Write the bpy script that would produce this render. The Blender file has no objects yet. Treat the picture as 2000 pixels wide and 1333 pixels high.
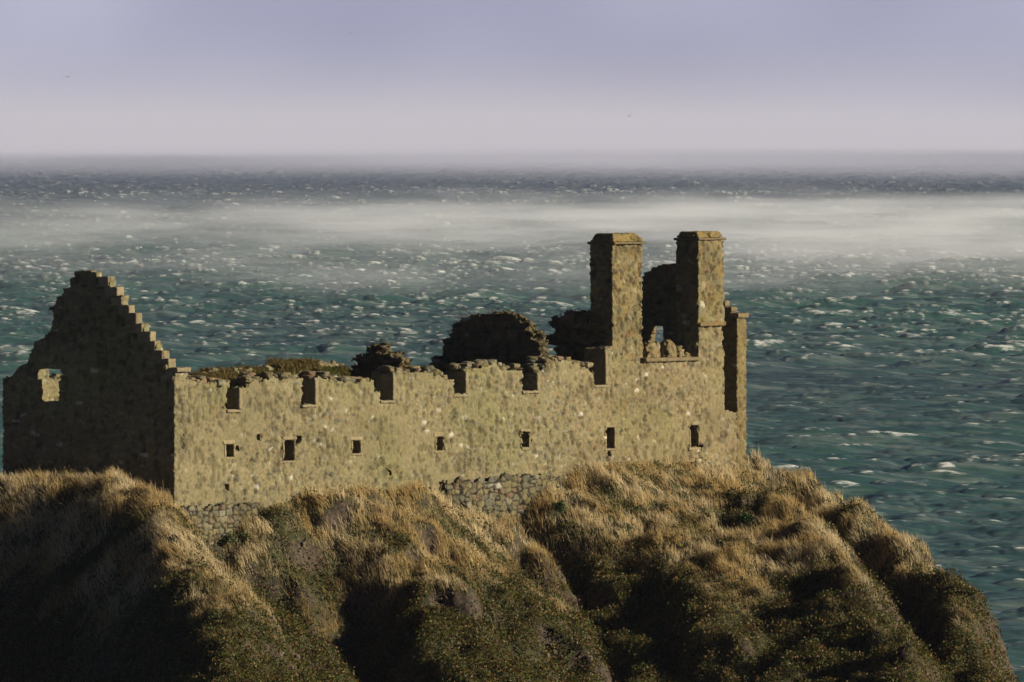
import bpy, math, random
import numpy as np
from mathutils import Vector

rng = np.random.default_rng(11)
random.seed(5)
COL = bpy.context.scene.collection

# ------------------------------------------------------------------ helpers
def tag(o, label=None, cat=None, group=None, kind=None):
    if label: o["label"] = label
    if cat: o["category"] = cat
    if group: o["group"] = group
    if kind: o["kind"] = kind
    return o

def empty(name, loc):
    o = bpy.data.objects.new(name, None)
    COL.objects.link(o)
    o.location = loc
    return o

def mesh_obj(name, verts, faces, mat, parent=None, color=None, attrs=None, smooth=True, origin=None):
    """faces: list of int arrays with shape (n, k)"""
    verts = np.asarray(verts, dtype=np.float64)
    if origin is None and parent is not None:
        origin = parent_world(parent)
    if origin is None:
        origin = np.zeros(3)
    me = bpy.data.meshes.new(name)
    me.vertices.add(len(verts))
    me.vertices.foreach_set("co", (verts - np.asarray(origin)).astype(np.float32).ravel())
    loops = np.concatenate([f.ravel() for f in faces]).astype(np.int32)
    counts = np.concatenate([np.full(len(f), f.shape[1], np.int32) for f in faces])
    starts = np.concatenate([[0], np.cumsum(counts)[:-1]]).astype(np.int32)
    me.loops.add(len(loops))
    me.loops.foreach_set("vertex_index", loops)
    me.polygons.add(len(counts))
    me.polygons.foreach_set("loop_start", starts)
    me.polygons.foreach_set("loop_total", counts)
    me.polygons.foreach_set("use_smooth", np.full(len(counts), smooth, dtype=bool))
    me.update(calc_edges=True)
    if color is not None:
        a = me.attributes.new("Col", 'FLOAT_COLOR', 'POINT')
        c = np.ones((len(verts), 4), np.float32)
        c[:, :3] = color
        a.data.foreach_set("color", c.ravel())
    for k, v in (attrs or {}).items():
        a = me.attributes.new(k, 'FLOAT', 'POINT')
        a.data.foreach_set("value", np.asarray(v, np.float32))
    me.materials.append(mat)
    o = bpy.data.objects.new(name, me)
    COL.objects.link(o)
    if parent is not None:
        o.parent = parent
        o.location = tuple(np.asarray(origin) - parent_world(parent))
    else:
        o.location = tuple(origin)
    return o

def parent_world(o):
    p = np.array(o.location)
    while o.parent is not None:
        o = o.parent
        p = p + np.array(o.location)
    return p

# ------------------------------------------------------------------ noise
def _h(ix, iy, iz, seed=0):
    ix = ix.astype(np.int64); iy = iy.astype(np.int64); iz = iz.astype(np.int64)
    h = (ix * 374761393 + iy * 668265263 + iz * 2147483647 + seed * 1274126177) & 0xFFFFFFFF
    h = ((h ^ (h >> 13)) * 1274126177) & 0xFFFFFFFF
    h = ((h ^ (h >> 16)) * 2246822519) & 0xFFFFFFFF
    h = h ^ (h >> 15)
    return (h & 0xFFFFFF).astype(np.float64) / 16777216.0

def vnoise(x, y, z=None, seed=0):
    if z is None: z = np.zeros_like(x)
    xi = np.floor(x); yi = np.floor(y); zi = np.floor(z)
    fx = x - xi; fy = y - yi; fz = z - zi
    fx = fx*fx*(3-2*fx); fy = fy*fy*(3-2*fy); fz = fz*fz*(3-2*fz)
    r = 0
    for a in (0, 1):
        wa = fx if a else 1-fx
        for b in (0, 1):
            wb = fy if b else 1-fy
            for c in (0, 1):
                wc = fz if c else 1-fz
                r = r + wa*wb*wc*_h(xi+a, yi+b, zi+c, seed)
    return r*2-1

def fbm(x, y, z=None, octaves=4, seed=0, gain=.5):
    r = 0; a = 1.0; s = 0
    for i in range(octaves):
        f = 2.03**i
        r = r + a*vnoise(x*f+7.3*i, y*f-3.1*i, None if z is None else z*f+1.7*i, seed+i)
        s += a; a *= gain
    return r/s

def worley(P, scale, seed=0, jitter=.85):
    """P (n,3) -> F1, F2, cell random (n,), cell centre (n,3)"""
    q = P/np.asarray(scale)
    # rows of stones staggered and bent a little
    base = np.floor(q)
    n = len(P)
    F1 = np.full(n, 9.); F2 = np.full(n, 9.)
    rid = np.zeros(n); ctr = np.zeros((n, 3))
    for a in (-1, 0, 1):
        for b in (-1, 0, 1):
            for c in (-1, 0, 1):
                cx = base[:, 0]+a; cy = base[:, 1]+b; cz = base[:, 2]+c
                jx = .5+jitter*(_h(cx, cy, cz, seed)-.5)
                jy = .5+jitter*(_h(cx, cy, cz, seed+1)-.5)
                jz = .5+jitter*(_h(cx, cy, cz, seed+2)-.5)
                px, py, pz = cx+jx, cy+jy, cz+jz
                d = np.sqrt((q[:, 0]-px)**2+(q[:, 1]-py)**2+(q[:, 2]-pz)**2)
                m = d < F1
                F2 = np.where(m, F1, np.minimum(F2, d))
                F1 = np.where(m, d, F1)
                rid = np.where(m, _h(cx, cy, cz, seed+3), rid)
                ctr[m, 0] = px[m]; ctr[m, 1] = py[m]; ctr[m, 2] = pz[m]
    return F1, F2, rid, ctr*np.asarray(scale)

def sstep(a, b, x):
    t = np.clip((x-a)/(b-a), 0, 1)
    return t*t*(3-2*t)

# ------------------------------------------------------------------ camera (pixels of the 2000 x 1333 photograph)
FPX = 29000.0
CAMZ = 40.0
HORIZON = 262.0
PITCH = math.atan((666.5-HORIZON)/FPX)
cp, sp = math.cos(PITCH), math.sin(PITCH)

def ray(px, py):
    a = (np.asarray(px, float)-1000.0)/FPX
    b = -(np.asarray(py, float)-666.5)/FPX
    return np.stack([a, cp+b*sp, -sp+b*cp], -1)

CAM = np.array([0, 0, CAMZ])
def at(px, py, Y):
    d = ray(px, py)
    t = np.asarray(Y, float)/d[..., 1]
    return CAM+d*t[..., None]

cam = bpy.data.cameras.new("camera")
camo = bpy.data.objects.new("camera", cam)
COL.objects.link(camo)
camo.location = CAM
camo.rotation_euler = (math.pi/2-PITCH, 0, 0)
cam.sensor_width = 36
cam.lens = 36*FPX/2000
cam.clip_start = 5
cam.clip_end = 200000
bpy.context.scene.camera = camo

# castle frame: u along the long wall (receding to the right), w inwards, z up
ANG = math.radians(57)
U = np.array([math.cos(ANG), math.sin(ANG), 0])
I = np.array([-math.sin(ANG), math.cos(ANG), 0])
C0 = at(341, 800, 487.0); C0[2] = 0

def wpt(u, w, z):
    u = np.asarray(u, float); w = np.asarray(w, float); z = np.asarray(z, float)
    return C0 + u[..., None]*U + w[..., None]*I + z[..., None]*np.array([0, 0, 1.])

def on_w(px, py, w=0.0):
    d = ray(px, py); p0 = C0+w*I
    t = ((p0-CAM)@I)/(d@I)
    p = CAM+d*t[..., None]
    return np.stack([(p-C0)@U, p[..., 2]], -1)

def on_u(px, py, u=0.0):
    d = ray(px, py); p0 = C0+u*U
    t = ((p0-CAM)@U)/(d@U)
    p = CAM+d*t[..., None]
    return np.stack([(p-C0)@I, p[..., 2]], -1)

def poly_w(pts, w=0.0):
    a = np.array(pts, float); return on_w(a[:, 0], a[:, 1], w)
def poly_u(pts, u=0.0):
    a = np.array(pts, float); return on_u(a[:, 0], a[:, 1], u)

def inpoly(poly, x, y):
    r = np.zeros(np.shape(x), bool)
    n = len(poly)
    for i in range(n):
        x0, y0 = poly[i]; x1, y1 = poly[(i+1) % n]
        if y0 == y1: continue
        c = ((y0 > y) != (y1 > y)) & (x < (x1-x0)*(y-y0)/(y1-y0)+x0)
        r ^= c
    return r

# ------------------------------------------------------------------ materials
def new_mat(name):
    m = bpy.data.materials.new(name); m.use_nodes = True
    nt = m.node_tree
    return m, nt, nt.nodes["Principled BSDF"]

def node(nt, t, **kw):
    n = nt.nodes.new(t)
    for k, v in kw.items():
        if k in n.inputs: n.inputs[k].default_value = v
        else: setattr(n, k, v)
    return n

def stone_material(name, tint=(1, 1, 1), lichen=0.25, lichen_col=(.36, .22, .05)):
    m, nt, b = new_mat(name)
    L = nt.links.new
    at_ = node(nt, "ShaderNodeAttribute", attribute_name="Col")
    geo = node(nt, "ShaderNodeNewGeometry")
    n1 = node(nt, "ShaderNodeTexNoise", Scale=9.0, Detail=6.0, Roughness=.65)
    L(geo.outputs["Position"], n1.inputs["Vector"])
    r1 = node(nt, "ShaderNodeMapRange"); r1.inputs[1].default_value = .25; r1.inputs[2].default_value = .75
    r1.inputs[3].default_value = .68; r1.inputs[4].default_value = 1.3
    L(n1.outputs["Fac"], r1.inputs[0])
    mul = node(nt, "ShaderNodeMix", data_type='RGBA', blend_type='MULTIPLY')
    mul.inputs["Factor"].default_value = 1
    L(at_.outputs["Color"], mul.inputs[6]); L(r1.outputs[0], mul.inputs[7])
    tn = node(nt, "ShaderNodeMix", data_type='RGBA', blend_type='MULTIPLY')
    tn.inputs["Factor"].default_value = 1; tn.inputs[7].default_value = (*tint, 1)
    L(mul.outputs[2], tn.inputs[6])
    # lichen blotches
    n2 = node(nt, "ShaderNodeTexNoise", Scale=1.7, Detail=8.0, Roughness=.72)
    L(geo.outputs["Position"], n2.inputs["Vector"])
    r2 = node(nt, "ShaderNodeMapRange"); r2.inputs[1].default_value = .52; r2.inputs[2].default_value = .68
    r2.inputs[3].default_value = 0; r2.inputs[4].default_value = lichen
    L(n2.outputs["Fac"], r2.inputs[0])
    lm = node(nt, "ShaderNodeMix", data_type='RGBA')
    lm.inputs[7].default_value = (*lichen_col, 1)
    L(r2.outputs[0], lm.inputs["Factor"]); L(tn.outputs[2], lm.inputs[6])
    L(lm.outputs[2], b.inputs["Base Color"])
    b.inputs["Roughness"].default_value = .95
    b.inputs["Specular IOR Level"].default_value = .15
    n3 = node(nt, "ShaderNodeTexNoise", Scale=28.0, Detail=5.0, Roughness=.7)
    L(geo.outputs["Position"], n3.inputs["Vector"])
    bp = node(nt, "ShaderNodeBump", Strength=.6, Distance=.03)
    L(n3.outputs["Fac"], bp.inputs["Height"]); L(bp.outputs["Normal"], b.inputs["Normal"])
    return m

M_WALL = stone_material("rubble_masonry", lichen=.35, lichen_col=(.17, .13, .045))
M_CHIM = stone_material("chimney_masonry", tint=(.9, .87, .78), lichen=.5, lichen_col=(.22, .125, .022))
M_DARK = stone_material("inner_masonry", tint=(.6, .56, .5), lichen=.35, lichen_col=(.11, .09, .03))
M_DRESS = stone_material("dressed_stone", tint=(1.0, .98, .9), lichen=.35, lichen_col=(.18, .12, .03))

PAL = np.array([.50, .522, .485])*np.array([[.33, .26, .145], [.30, .245, .135], [.25, .215, .145], [.36, .295, .18], [.22, .19, .13],
                [.29, .22, .12], [.26, .235, .17], [.31, .20, .125], [.40, .345, .235], [.17, .145, .105], [.34, .27, .13], [.28, .225, .12]])
MORTAR = np.array([.50, .522, .485])*np.array([.335, .275, .15])

def stone_color(rid, edge, mort=(.03, .14), mcol=MORTAR, vary=.6, pale=.985):
    k = (rid*997.13) % 1.0
    c = PAL[(k*len(PAL)).astype(int) % len(PAL)].copy()
    c = MORTAR*(1-vary)+c*vary
    c *= (.85+.3*((rid*313.7) % 1.0))[:, None]
    pk = ((rid*71.9) % 1.0) > pale
    c[pk] = np.array([.36, .33, .26])
    t = sstep(mort[0], mort[1], edge)[:, None]
    return c*t + np.asarray(mcol)*(1-t)

# ------------------------------------------------------------------ voxel masonry: solid -> quads -> smoothed -> stones in relief
def voxel_solid(name, box, r, inside, mat, parent, stone=(.40, .40, .22), relief=.035, seed=3, smooth=1,
                world=True, colf=None, gap=(.02, .2), jitter=.8, mort=(.03, .14), mcol=MORTAR, vary=.6, rough=.014, pale=.988, pits=.08, harled=0.0):
    (u0, u1), (w0, w1), (z0, z1) = box
    nu = max(1, int(round((u1-u0)/r))); nw = max(1, int(round((w1-w0)/r))); nz = max(1, int(round((z1-z0)/r)))
    du, dw, dz = (u1-u0)/nu, (w1-w0)/nw, (z1-z0)/nz
    uc = u0+(np.arange(nu)+.5)*du; wc = w0+(np.arange(nw)+.5)*dw; zc = z0+(np.arange(nz)+.5)*dz
    M = np.zeros((nu+2, nw+2, nz+2), bool)
    M[1:-1, 1:-1, 1:-1] = inside(uc[:, None, None], wc[None, :, None], zc[None, None, :])
    quads = []
    def lid(a, b, c): return (a*(nw+1)+b)*(nz+1)+c
    for ax in range(3):
        for sgn in (1, -1):
            nb = np.roll(M, -sgn, axis=ax)
            F = M & ~nb
            a, b, c = np.nonzero(F)
            a = a-1; b = b-1; c = c-1
            if ax == 0:
                a2 = a+(1 if sgn > 0 else 0)
                q = [lid(a2, b, c), lid(a2, b+1, c), lid(a2, b+1, c+1), lid(a2, b, c+1)]
            elif ax == 1:
                b2 = b+(1 if sgn > 0 else 0)
                q = [lid(a+1, b2, c), lid(a, b2, c), lid(a, b2, c+1), lid(a+1, b2, c+1)]
            else:
                c2 = c+(1 if sgn > 0 else 0)
                q = [lid(a, b, c2), lid(a+1, b, c2), lid(a+1, b+1, c2), lid(a, b+1, c2)]
            q = np.stack(q, 1)
            if sgn < 0: q = q[:, ::-1]
            quads.append(q)
    Q = np.concatenate(quads)
    ids, inv = np.unique(Q.ravel(), return_inverse=True)
    Q = inv.reshape(-1, 4)
    ci = ids % (nz+1); bi = (ids//(nz+1)) % (nw+1); ai = ids//((nz+1)*(nw+1))
    P = np.stack([u0+ai*du, w0+bi*dw, z0+ci*dz], 1)
    E = np.concatenate([Q[:, [0, 1]], Q[:, [1, 2]], Q[:, [2, 3]], Q[:, [3, 0]]])
    for _ in range(smooth):
        acc = np.zeros_like(P); cnt = np.zeros(len(P))
        for k in range(3):
            acc[:, k] = np.bincount(E[:, 0], P[E[:, 1], k], len(P))+np.bincount(E[:, 1], P[E[:, 0], k], len(P))
        cnt = np.bincount(E[:, 0], minlength=len(P))+np.bincount(E[:, 1], minlength=len(P))
        P = .5*P+.5*acc/cnt[:, None]
    fn = np.cross(P[Q[:, 2]]-P[Q[:, 0]], P[Q[:, 3]]-P[Q[:, 1]])
    N = np.zeros_like(P)
    for j in range(4):
        for k in range(3):
            N[:, k] += np.bincount(Q[:, j], fn[:, k], len(P))
    N /= np.linalg.norm(N, axis=1)[:, None]+1e-9
    # bend the courses a little
    Pw = P+np.stack([fbm(P[:, 0]*2, P[:, 1]*2, P[:, 2]*2, 2, 31)*.05, 0*P[:, 0], fbm(P[:, 0]*1.3, P[:, 1]*1.3, P[:, 2]*1.3, 2, 37)*.06], 1)
    F1, F2, rid, ctr = worley(Pw, stone, seed, jitter)
    edge = F2-F1
    h = sstep(gap[0], gap[1], edge)*(.35+.65*((rid*57.3) % 1.0))*relief
    pit = sstep(.14, .42, fbm(P[:, 0]*6.5, P[:, 1]*6.5, P[:, 2]*5.0, 3, 83)+.25*fbm(P[:, 0]*.8, P[:, 1]*.8, P[:, 2]*.8, 2, 84))
    harl = sstep(.05, .45, fbm(P[:, 0]*.45+3, P[:, 1]*.45, P[:, 2]*.75, 3, 87))*harled
    h = h*(1-.75*harl)-pit*pits*(1-.5*harl)
    h = h+fbm(P[:, 0]*9, P[:, 1]*9, P[:, 2]*9, 3, 77)*rough-relief*.5
    col = stone_color(rid, edge, mort, mcol, vary, pale)
    col = col*(1-.8*harl)[:, None]+np.asarray(mcol)*1.04*(.8*harl)[:, None]
    col = col*(1-.35*pit[:, None]*(pits > 0))
    g = fbm(P[:, 0]*.55, P[:, 1]*.55, P[:, 2]*.9, 3, 91)
    col = col*(1+.24*g)[:, None]*np.array([1, 1, 1])
    gg = sstep(0, .5, fbm(P[:, 0]*.4+9, P[:, 1]*.4, P[:, 2]*.6, 3, 95))[:, None]
    col = col*(1-gg*.5)+col*np.array([.92, 1.02, .82])*gg*.5
    if colf is not None: col = colf(P, col, rid, edge)
    P = P+N*h[:, None]
    return mesh_obj(name, wpt(P[:, 0], P[:, 1], P[:, 2]), [Q], mat, parent, color=np.clip(col, .01, .8))

def ragged(poly, axes, stone, seed, grow=0.0):
    """keeps whole stones whose centre lies inside the outline; axes picks (u|w, z)"""
    def f(u, w, z):
        sh = np.broadcast(u, w, z).shape
        Pq = np.stack([np.broadcast_to(u, sh).ravel(), np.broadcast_to(w, sh).ravel(), np.broadcast_to(z, sh).ravel()], 1)
        Pw = Pq+np.stack([fbm(Pq[:, 0]*2, Pq[:, 1]*2, Pq[:, 2]*2, 2, 31)*.05, 0*Pq[:, 0], fbm(Pq[:, 0]*1.3, Pq[:, 1]*1.3, Pq[:, 2]*1.3, 2, 37)*.06], 1)
        _, _, _, c = worley(Pw, stone, seed, .8)
        return inpoly(poly, c[:, axes], c[:, 2]).reshape(sh)
    return f

# ------------------------------------------------------------------ the ruined range
ST = (.225, .28, .125)
def U_at(px, py=800): return float(on_w(px, py)[0])
def Z_at(px, py, w=0.0): return float(on_w(px, py, w)[1])

castle = empty("ruined_castle_range", C0+np.array([0, 0, Z_at(341, 1000)]))
tag(castle, "long roofless rubble castle range with crow-stepped gable and two tall chimneys on the headland", "castle ruin", kind="thing")

# --- near gable (in shade)
gable_pts = [(5, 1180), (5, 738), (20, 736), (38, 716), (52, 710), (60, 690), (66, 668), (84, 660), (98, 645), (104, 622), (104, 608),
             (95, 606), (95, 598), (107, 596), (107, 580), (122, 578), (122, 564), (135, 562), (135, 544), (145, 543), (145, 529),
             (176, 530), (188, 534), (190, 543), (214, 543)]
for i in range(10):
    x = 214+13.0*i; y = 543+17.9*i
    gable_pts += [(x, y), (x, y+17.9)]
gable_pts += [(331, 722), (341.5, 722), (341.5, 1180)]
GP = poly_u(gable_pts)
GP[:, 0] = np.maximum(GP[:, 0], -0.0)
wmax = float(GP[:, 0].max())
g_hole = poly_u([(75, 722), (119, 722), (119, 741), (114, 748), (113, 785), (75, 784)])
g_splay = poly_u([(75, 700), (124, 706), (124, 760), (75, 784)])
eave_z = float(on_u(300, 722)[1])

def gable_inside(u, w, z):
    m = inpoly(GP, w+0*z, z+0*w) & ~inpoly(g_hole, w+0*z, z+0*w)
    th = np.where(z > eave_z+.02, .34, .66)
    splay = inpoly(g_splay, w+0*z, z+0*w) & (u > .13)      # inner lintel left out so the sun reaches the jamb
    return m & (u < th) & ~splay

gable = voxel_solid("gable_wall", ((0, .66), (0, wmax), (Z_at(341, 1150), float(GP[:, 1].max()))), .045, gable_inside, M_WALL, castle,
                    stone=ST, relief=.05, seed=3)
# crow steps (dressed blocks)
def block(name, u, w, z, mat, parent, r=.04, col=(.31, .26, .16), seed=1, relief=.012, rough=.03):
    return voxel_solid(name, (u, w, z), r, lambda a, b, c: np.ones(np.broadcast(a, b, c).shape, bool), mat, parent,
                       stone=(5, 5, 5), relief=relief, seed=seed, smooth=1, rough=rough, pits=0.0,
                       colf=lambda P, c, rid, e: .58*np.array(col)*(1+.22*fbm(P[:, 0]*5, P[:, 1]*5, P[:, 2]*5, 3, seed))[:, None])
for i in range(10):
    a = on_u(214+13.0*i, 543+17.9*i); b = on_u(214+13.0*i-22, 543+17.9*(i+1))
    k = random.uniform(.8, 1.12)
    block("crow_step", (-.03, .34+random.uniform(-.06, .05)), (float(a[0])-.02+random.uniform(-.03, .06), float(b[0])), (float(a[1])-.30, float(a[1])+random.uniform(-.05, .05)), M_DRESS, gable,
          col=np.array([.36, .30, .19])*k, seed=40+i)
# skew putt at the corner of the eaves
block("eaves_stone", (-.04, .75), (-.14, .3), (eave_z-.08, eave_z+.07), M_DRESS, gable, seed=60)

# --- long front wall
W_TOP = [(341, 1180), (341, 716), (346, 722), (352, 736), (380, 746), (430, 748), (445, 750), (445, 800), (467.5, 800), (467.5, 757), (488, 757), (488, 745),
         (520, 738), (560, 741), (597, 736), (597, 750), (592, 790), (616, 790), (616, 738), (640, 736), (665, 742), (690, 748), (732, 743), (733, 762),
         (745, 764), (745, 782), (768, 782), (768, 726), (800, 729), (850, 726), (870, 738), (887.5, 742), (887.5, 770), (910, 770),
         (910, 722), (940, 716), (970, 712), (990, 718), (1022, 722), (1022, 763), (1050, 763), (1050, 727), (1075, 708), (1110, 703), (1150, 718),
         (1162, 727), (1162, 752), (1183, 752), (1183, 682), (1197, 676), (1257, 676), (1257, 702), (1365, 698), (1365, 634), (1412, 633),
         (1415, 660), (1417, 800), (1440, 806), (1447, 806), (1447, 1180)]
WP = poly_w(W_TOP)
LU = U_at(1441, 850)
WTH = .92
slits = [(442.5, 457, 868, 893), (556, 576, 860, 900), (690.5, 705, 861, 886), (854, 868, 854, 880), (1020.5, 1034, 844, 874), (1185.5, 1201, 836, 876), (1350, 1365, 831, 874)]
slit_polys = []
for (x0, x1, y0, y1) in slits:
    t = 3 if x0 in (854, 1020.5) else 0
    slit_polys.append(poly_w([(x0+t*.8, y0), (x1, y0-t), (x1, y1), (x0, y1)]))
holes_small = [poly_w([(758, 913), (766, 922), (765, 929), (761, 926)]), poly_w([(1365, 872), (1375, 868), (1373, 880), (1367, 882)]),
               poly_w([(458, 872), (467, 872), (469, 882), (463, 880)]), poly_w([(503, 849), (511, 850), (510, 861), (504, 860)]),
               poly_w([(441, 947), (449, 945), (448, 958), (444, 962)]), poly_w([(1034, 856), (1041, 860), (1038, 868), (1034, 866)]),
               poly_w([(577, 852), (592, 852), (588, 868), (581, 866)]), poly_w([(1188, 880), (1196, 880), (1194, 892), (1189, 891)])]
WP_rag = WP.copy()
rag_top = ragged(WP, 0, ST, 3)
zr0 = Z_at(800, 775)
crisp = [(U_at(a), U_at(b)) for a, b in ((440, 449), (464, 472), (588, 597), (612, 622), (742, 749), (763, 773), (883, 891), (906, 914), (1019, 1025), (1046, 1054), (1159, 1165), (1180, 1420))]
# outline with the broken top lifted, so that whole stones decide the edge there
def wall_inside(u, w, z):
    base = inpoly(WP, u+0*z, z+0*u)
    for p in slit_polys: base &= ~inpoly(p, u+0*z, z+0*u)
    m = np.broadcast_to(base, np.broadcast(u, w, z).shape).copy()
    for p in holes_small:
        m &= ~(inpoly(p, u+0*z, z+0*u) & (w < .22))
    iz = np.nonzero(z[0, 0, :] > zr0-.25)[0]
    rag = rag_top(u, w, z[:, :, iz])
    # crisp jambs stay straight
    cr = np.zeros(u.shape, bool)
    for a, b in crisp: cr |= (u > a) & (u < b)
    grown = np.broadcast_to(inpoly(WP, u+0*z[:, :, iz], z[:, :, iz]-.14+0*u), rag.shape)
    sub = np.where(cr, m[:, :, iz], rag & (grown | m[:, :, iz]))
    # nothing may close an opening
    for (x0, x1, y0, y1) in ((445, 467.5, 700, 799), (592, 616, 700, 789), (745, 768, 700, 781), (887.5, 910, 700, 769), (1022, 1050, 700, 762), (1162, 1183, 690, 751)):
        a, b = U_at(x0), U_at(x1)
        sub &= ~((u > a) & (u < b) & (z[:, :, iz] > Z_at((x0+x1)/2, y1)))
    # crumbled inner half of the wall head
    m[:, :, iz] = sub
    return m

def wall_col(P, col, rid, edge):
    # upper far end: rounder, pinker stones in pale mortar
    t = (sstep(22.5, 27, P[:, 0]))[:, None]
    col = col*(1-t*.35)+(col*np.array([1.08, .95, .92]))*t*.35
    lo = sstep(Z_at(700, 830), Z_at(700, 950), P[:, 2])
    return col
wall = voxel_solid("front_wall", ((.6, LU), (.012, WTH), (Z_at(341, 1180), float(WP[:, 1].max())+.2)), .045, wall_inside, M_WALL, castle,
                   stone=ST, relief=.055, seed=3, colf=wall_col, vary=.75, harled=.75)

# --- slit windows: pale dressed surround (jambs) with lintel and sill
for n, (x0, x1, y0, y1) in enumerate(slits):
    a, zt = on_w(x0, y0); b, zb = on_w(x1, y1)
    a, b, zt, zb = float(a), float(b), float(zt), float(zb)
    jw = .10
    pale = np.array([.36, .30, .175])*(1.08 if n in (0, 2) else .95)
    def jambs(u, w, z, a=a, b=b, zt=zt, zb=zb):
        return ((u < a) | (u > b)) & (z < zt) & (z > zb) & (w > -9)
    s = empty("slit_window", np.zeros(3)); s.parent = castle
    s.location = tuple(wpt((a+b)/2, 0., zb)-parent_world(castle))
    for (ja, jb) in ((a-jw, a), (b, b+jw)):
      voxel_solid("jamb", ((ja, jb), (.004, .2), (zb, zt)), .035, lambda u, w, z: np.ones(np.broadcast(u, w, z).shape, bool), M_DRESS, s, stone=(.5, .5, .3), relief=.015, seed=70+n,
                    colf=lambda P, c, rid, e, pale=pale: .6*c+.4*.58*pale)
    block("lintel", (a-.03-random.random()*.16, b+.03+random.random()*.16), (.004, .25), (zt, zt+random.uniform(.10, .2)), M_DRESS, s, col=pale, seed=80+n)
    block("sill", (a-random.uniform(.02, .14), b+random.uniform(.02, .14)), (.0, .22), (zb-random.uniform(.06, .11), zb), M_DRESS, s, col=pale*.95, seed=90+n)

# --- broken upper windows: dressed right jamb and sill
for n, (x0, x1, yt, yb) in enumerate(((445, 467.5, 757, 800), (592, 616, 738, 790), (745, 768, 728, 782), (887.5, 910, 724, 770), (1022, 1050, 728, 763), (1162, 1183, 690, 752))):
    a = U_at(x0); b = U_at(x1); zb = Z_at(x1, yb); zt = Z_at(x1, yt)
    s = block("broken_window", (b-.012, b+.16), (-.015, .5), (zb, zt-.05), M_DRESS, castle, col=(.33, .28, .17), seed=110+n, relief=.02)
    block("sill", (a-.05, b+.1), (-.03, .5), (zb-.1, zb-.003), M_DRESS, s, col=(.33, .28, .18), seed=120+n)

# --- foundations: big stones with open dark joints
def foundation(pts, seed, st=(.36, .4, .20)):
    poly = poly_w(pts, -.06)
    us = poly[:, 0]; zs = poly[:, 1]
    rg = ragged(poly, 0, st, seed)
    def ins(u, w, z):
        return rg(u, w, z) & (u > .02)
    return voxel_solid("foundation", ((float(us.min())-.2, float(us.max())+.2), (-.10, .12), (float(zs.min()), float(zs.max())+.2)), .035, ins, M_WALL, castle,
                       stone=st, relief=.10, seed=seed, gap=(.02, .13), mort=(.04, .15), mcol=(.010, .008, .006), rough=.04, pale=.992, jitter=.62, vary=.9,
                       colf=lambda P, c, rid, e: c*np.array([.82, .84, .86]))
foundation([(341, 996), (400, 988), (478, 980), (505, 990), (480, 1030), (400, 1075), (341, 1075)], 21)
foundation([(862, 936), (930, 940), (1000, 930), (1095, 928), (1100, 960), (1030, 1030), (960, 1010), (880, 985)], 23)

# --- chimneys
def chimney(x_left, x0, x1, y_base, y_top, cap_y, seed, cap_shape):
    u0 = U_at(x0, 600); u1 = U_at(x1, 600)
    wd = float(on_u(x_left, 600, u0)[0])
    zb = Z_at(x0, y_base); zt = Z_at(x0, y_top)
    st = voxel_solid("chimney", ((u0, u1), (.008 if x0 < 1300 else -.05, wd), (zb, zt)), .04,
                     lambda u, w, z: np.ones(np.broadcast(u, w, z).shape, bool), M_CHIM, castle, stone=(.31, .34, .20), relief=.05, seed=seed, vary=.9)
    o = .065
    block("cornice", (u0-o, u1+o), (-.05-o, wd+o), (zt, zt+.09), M_CHIM, st, col=(.22, .18, .11), seed=seed+1)
    z1 = zt+.09; z2 = Z_at(x0, cap_y)+.06
    ins = cap_shape(u0, u1, -.05, wd, z1, z2)
    voxel_solid("chimney_cap", ((u0-.02, u1+.02), (-.07, wd+.02), (z1, z2)), .035, ins, M_CHIM, st, stone=(.7, .6, .4), relief=.03, seed=seed+2,
                colf=lambda P, c, rid, e: .5*c+.3*np.array([.34, .235, .08]))
    return st
def hipped(slope):
    def mk(u0, u1, w0, w1, z1, z2):
        def f(u, w, z):
            d = np.minimum(np.minimum(u-u0, u1-u), np.minimum(w-w0, w1-w))
            return d*slope > (z-z1)-.02+.05*np.sin(u*7)*0
        return f
    return mk
chimney(1152, 1197, 1256, 706, 478, 460, 131, hipped(1.7))
chimney(1320, 1362, 1412, 634, 470, 456, 141, hipped(1.5))
# string course under the far chimney
block("string_course", (U_at(1364), U_at(1413)), (-.10, .3), (Z_at(1388, 637), Z_at(1388, 629)), M_CHIM, castle, col=(.27, .2, .1), seed=151)

# --- parapet between the chimneys: ledge and broken upright stones
pu0, pu1 = U_at(1258), U_at(1364)
block("ledge", (pu0, pu1+.1), (-.10, .55), (Z_at(1310, 706), Z_at(1310, 699)), M_DRESS, castle, col=(.25, .2, .12), seed=161)
for (x0, x1, yt, d) in ((1259, 1268, 672, .28), (1269, 1276, 662, .4), (1274, 1296, 667, .2), (1297, 1306, 676, .36), (1305, 1318, 668, .5), (1314, 1332, 664, .25), (1333, 1342, 668, .42),
                        (1340, 1352, 676, .3), (1350, 1362, 688, .24)):
    a, b = U_at(x0, 700), U_at(x1, 700)
    zt = Z_at((x0+x1)/2, yt); zb = Z_at(1310, 701)
    cu, hw = (a+b)/2, (b-a)/2
    lean = random.uniform(-.25, .25)
    def ins(u, w, z, cu=cu, hw=hw, zt=zt, zb=zb, d=d, lean=lean):
        t = (z-zb)/(zt-zb)
        return (np.abs(u-cu-lean*(t-.3)*hw)/(hw*(1.08-.35*t*t)))**3+(np.abs(w-d-.16)/.2)**3+np.maximum(0, t)**5 < 1.0
    k = random.uniform(.75, 1.1)
    voxel_solid("parapet_stone", ((a-.2, b+.2), (d-.06, d+.4), (zb, zt)), .03, ins, M_CHIM, castle, stone=(.35, .3, .3), relief=.05, seed=170+x0,
                colf=lambda P, c, rid, e, k=k: .4*c+.36*np.array([.34, .27, .14])*k)

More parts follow.
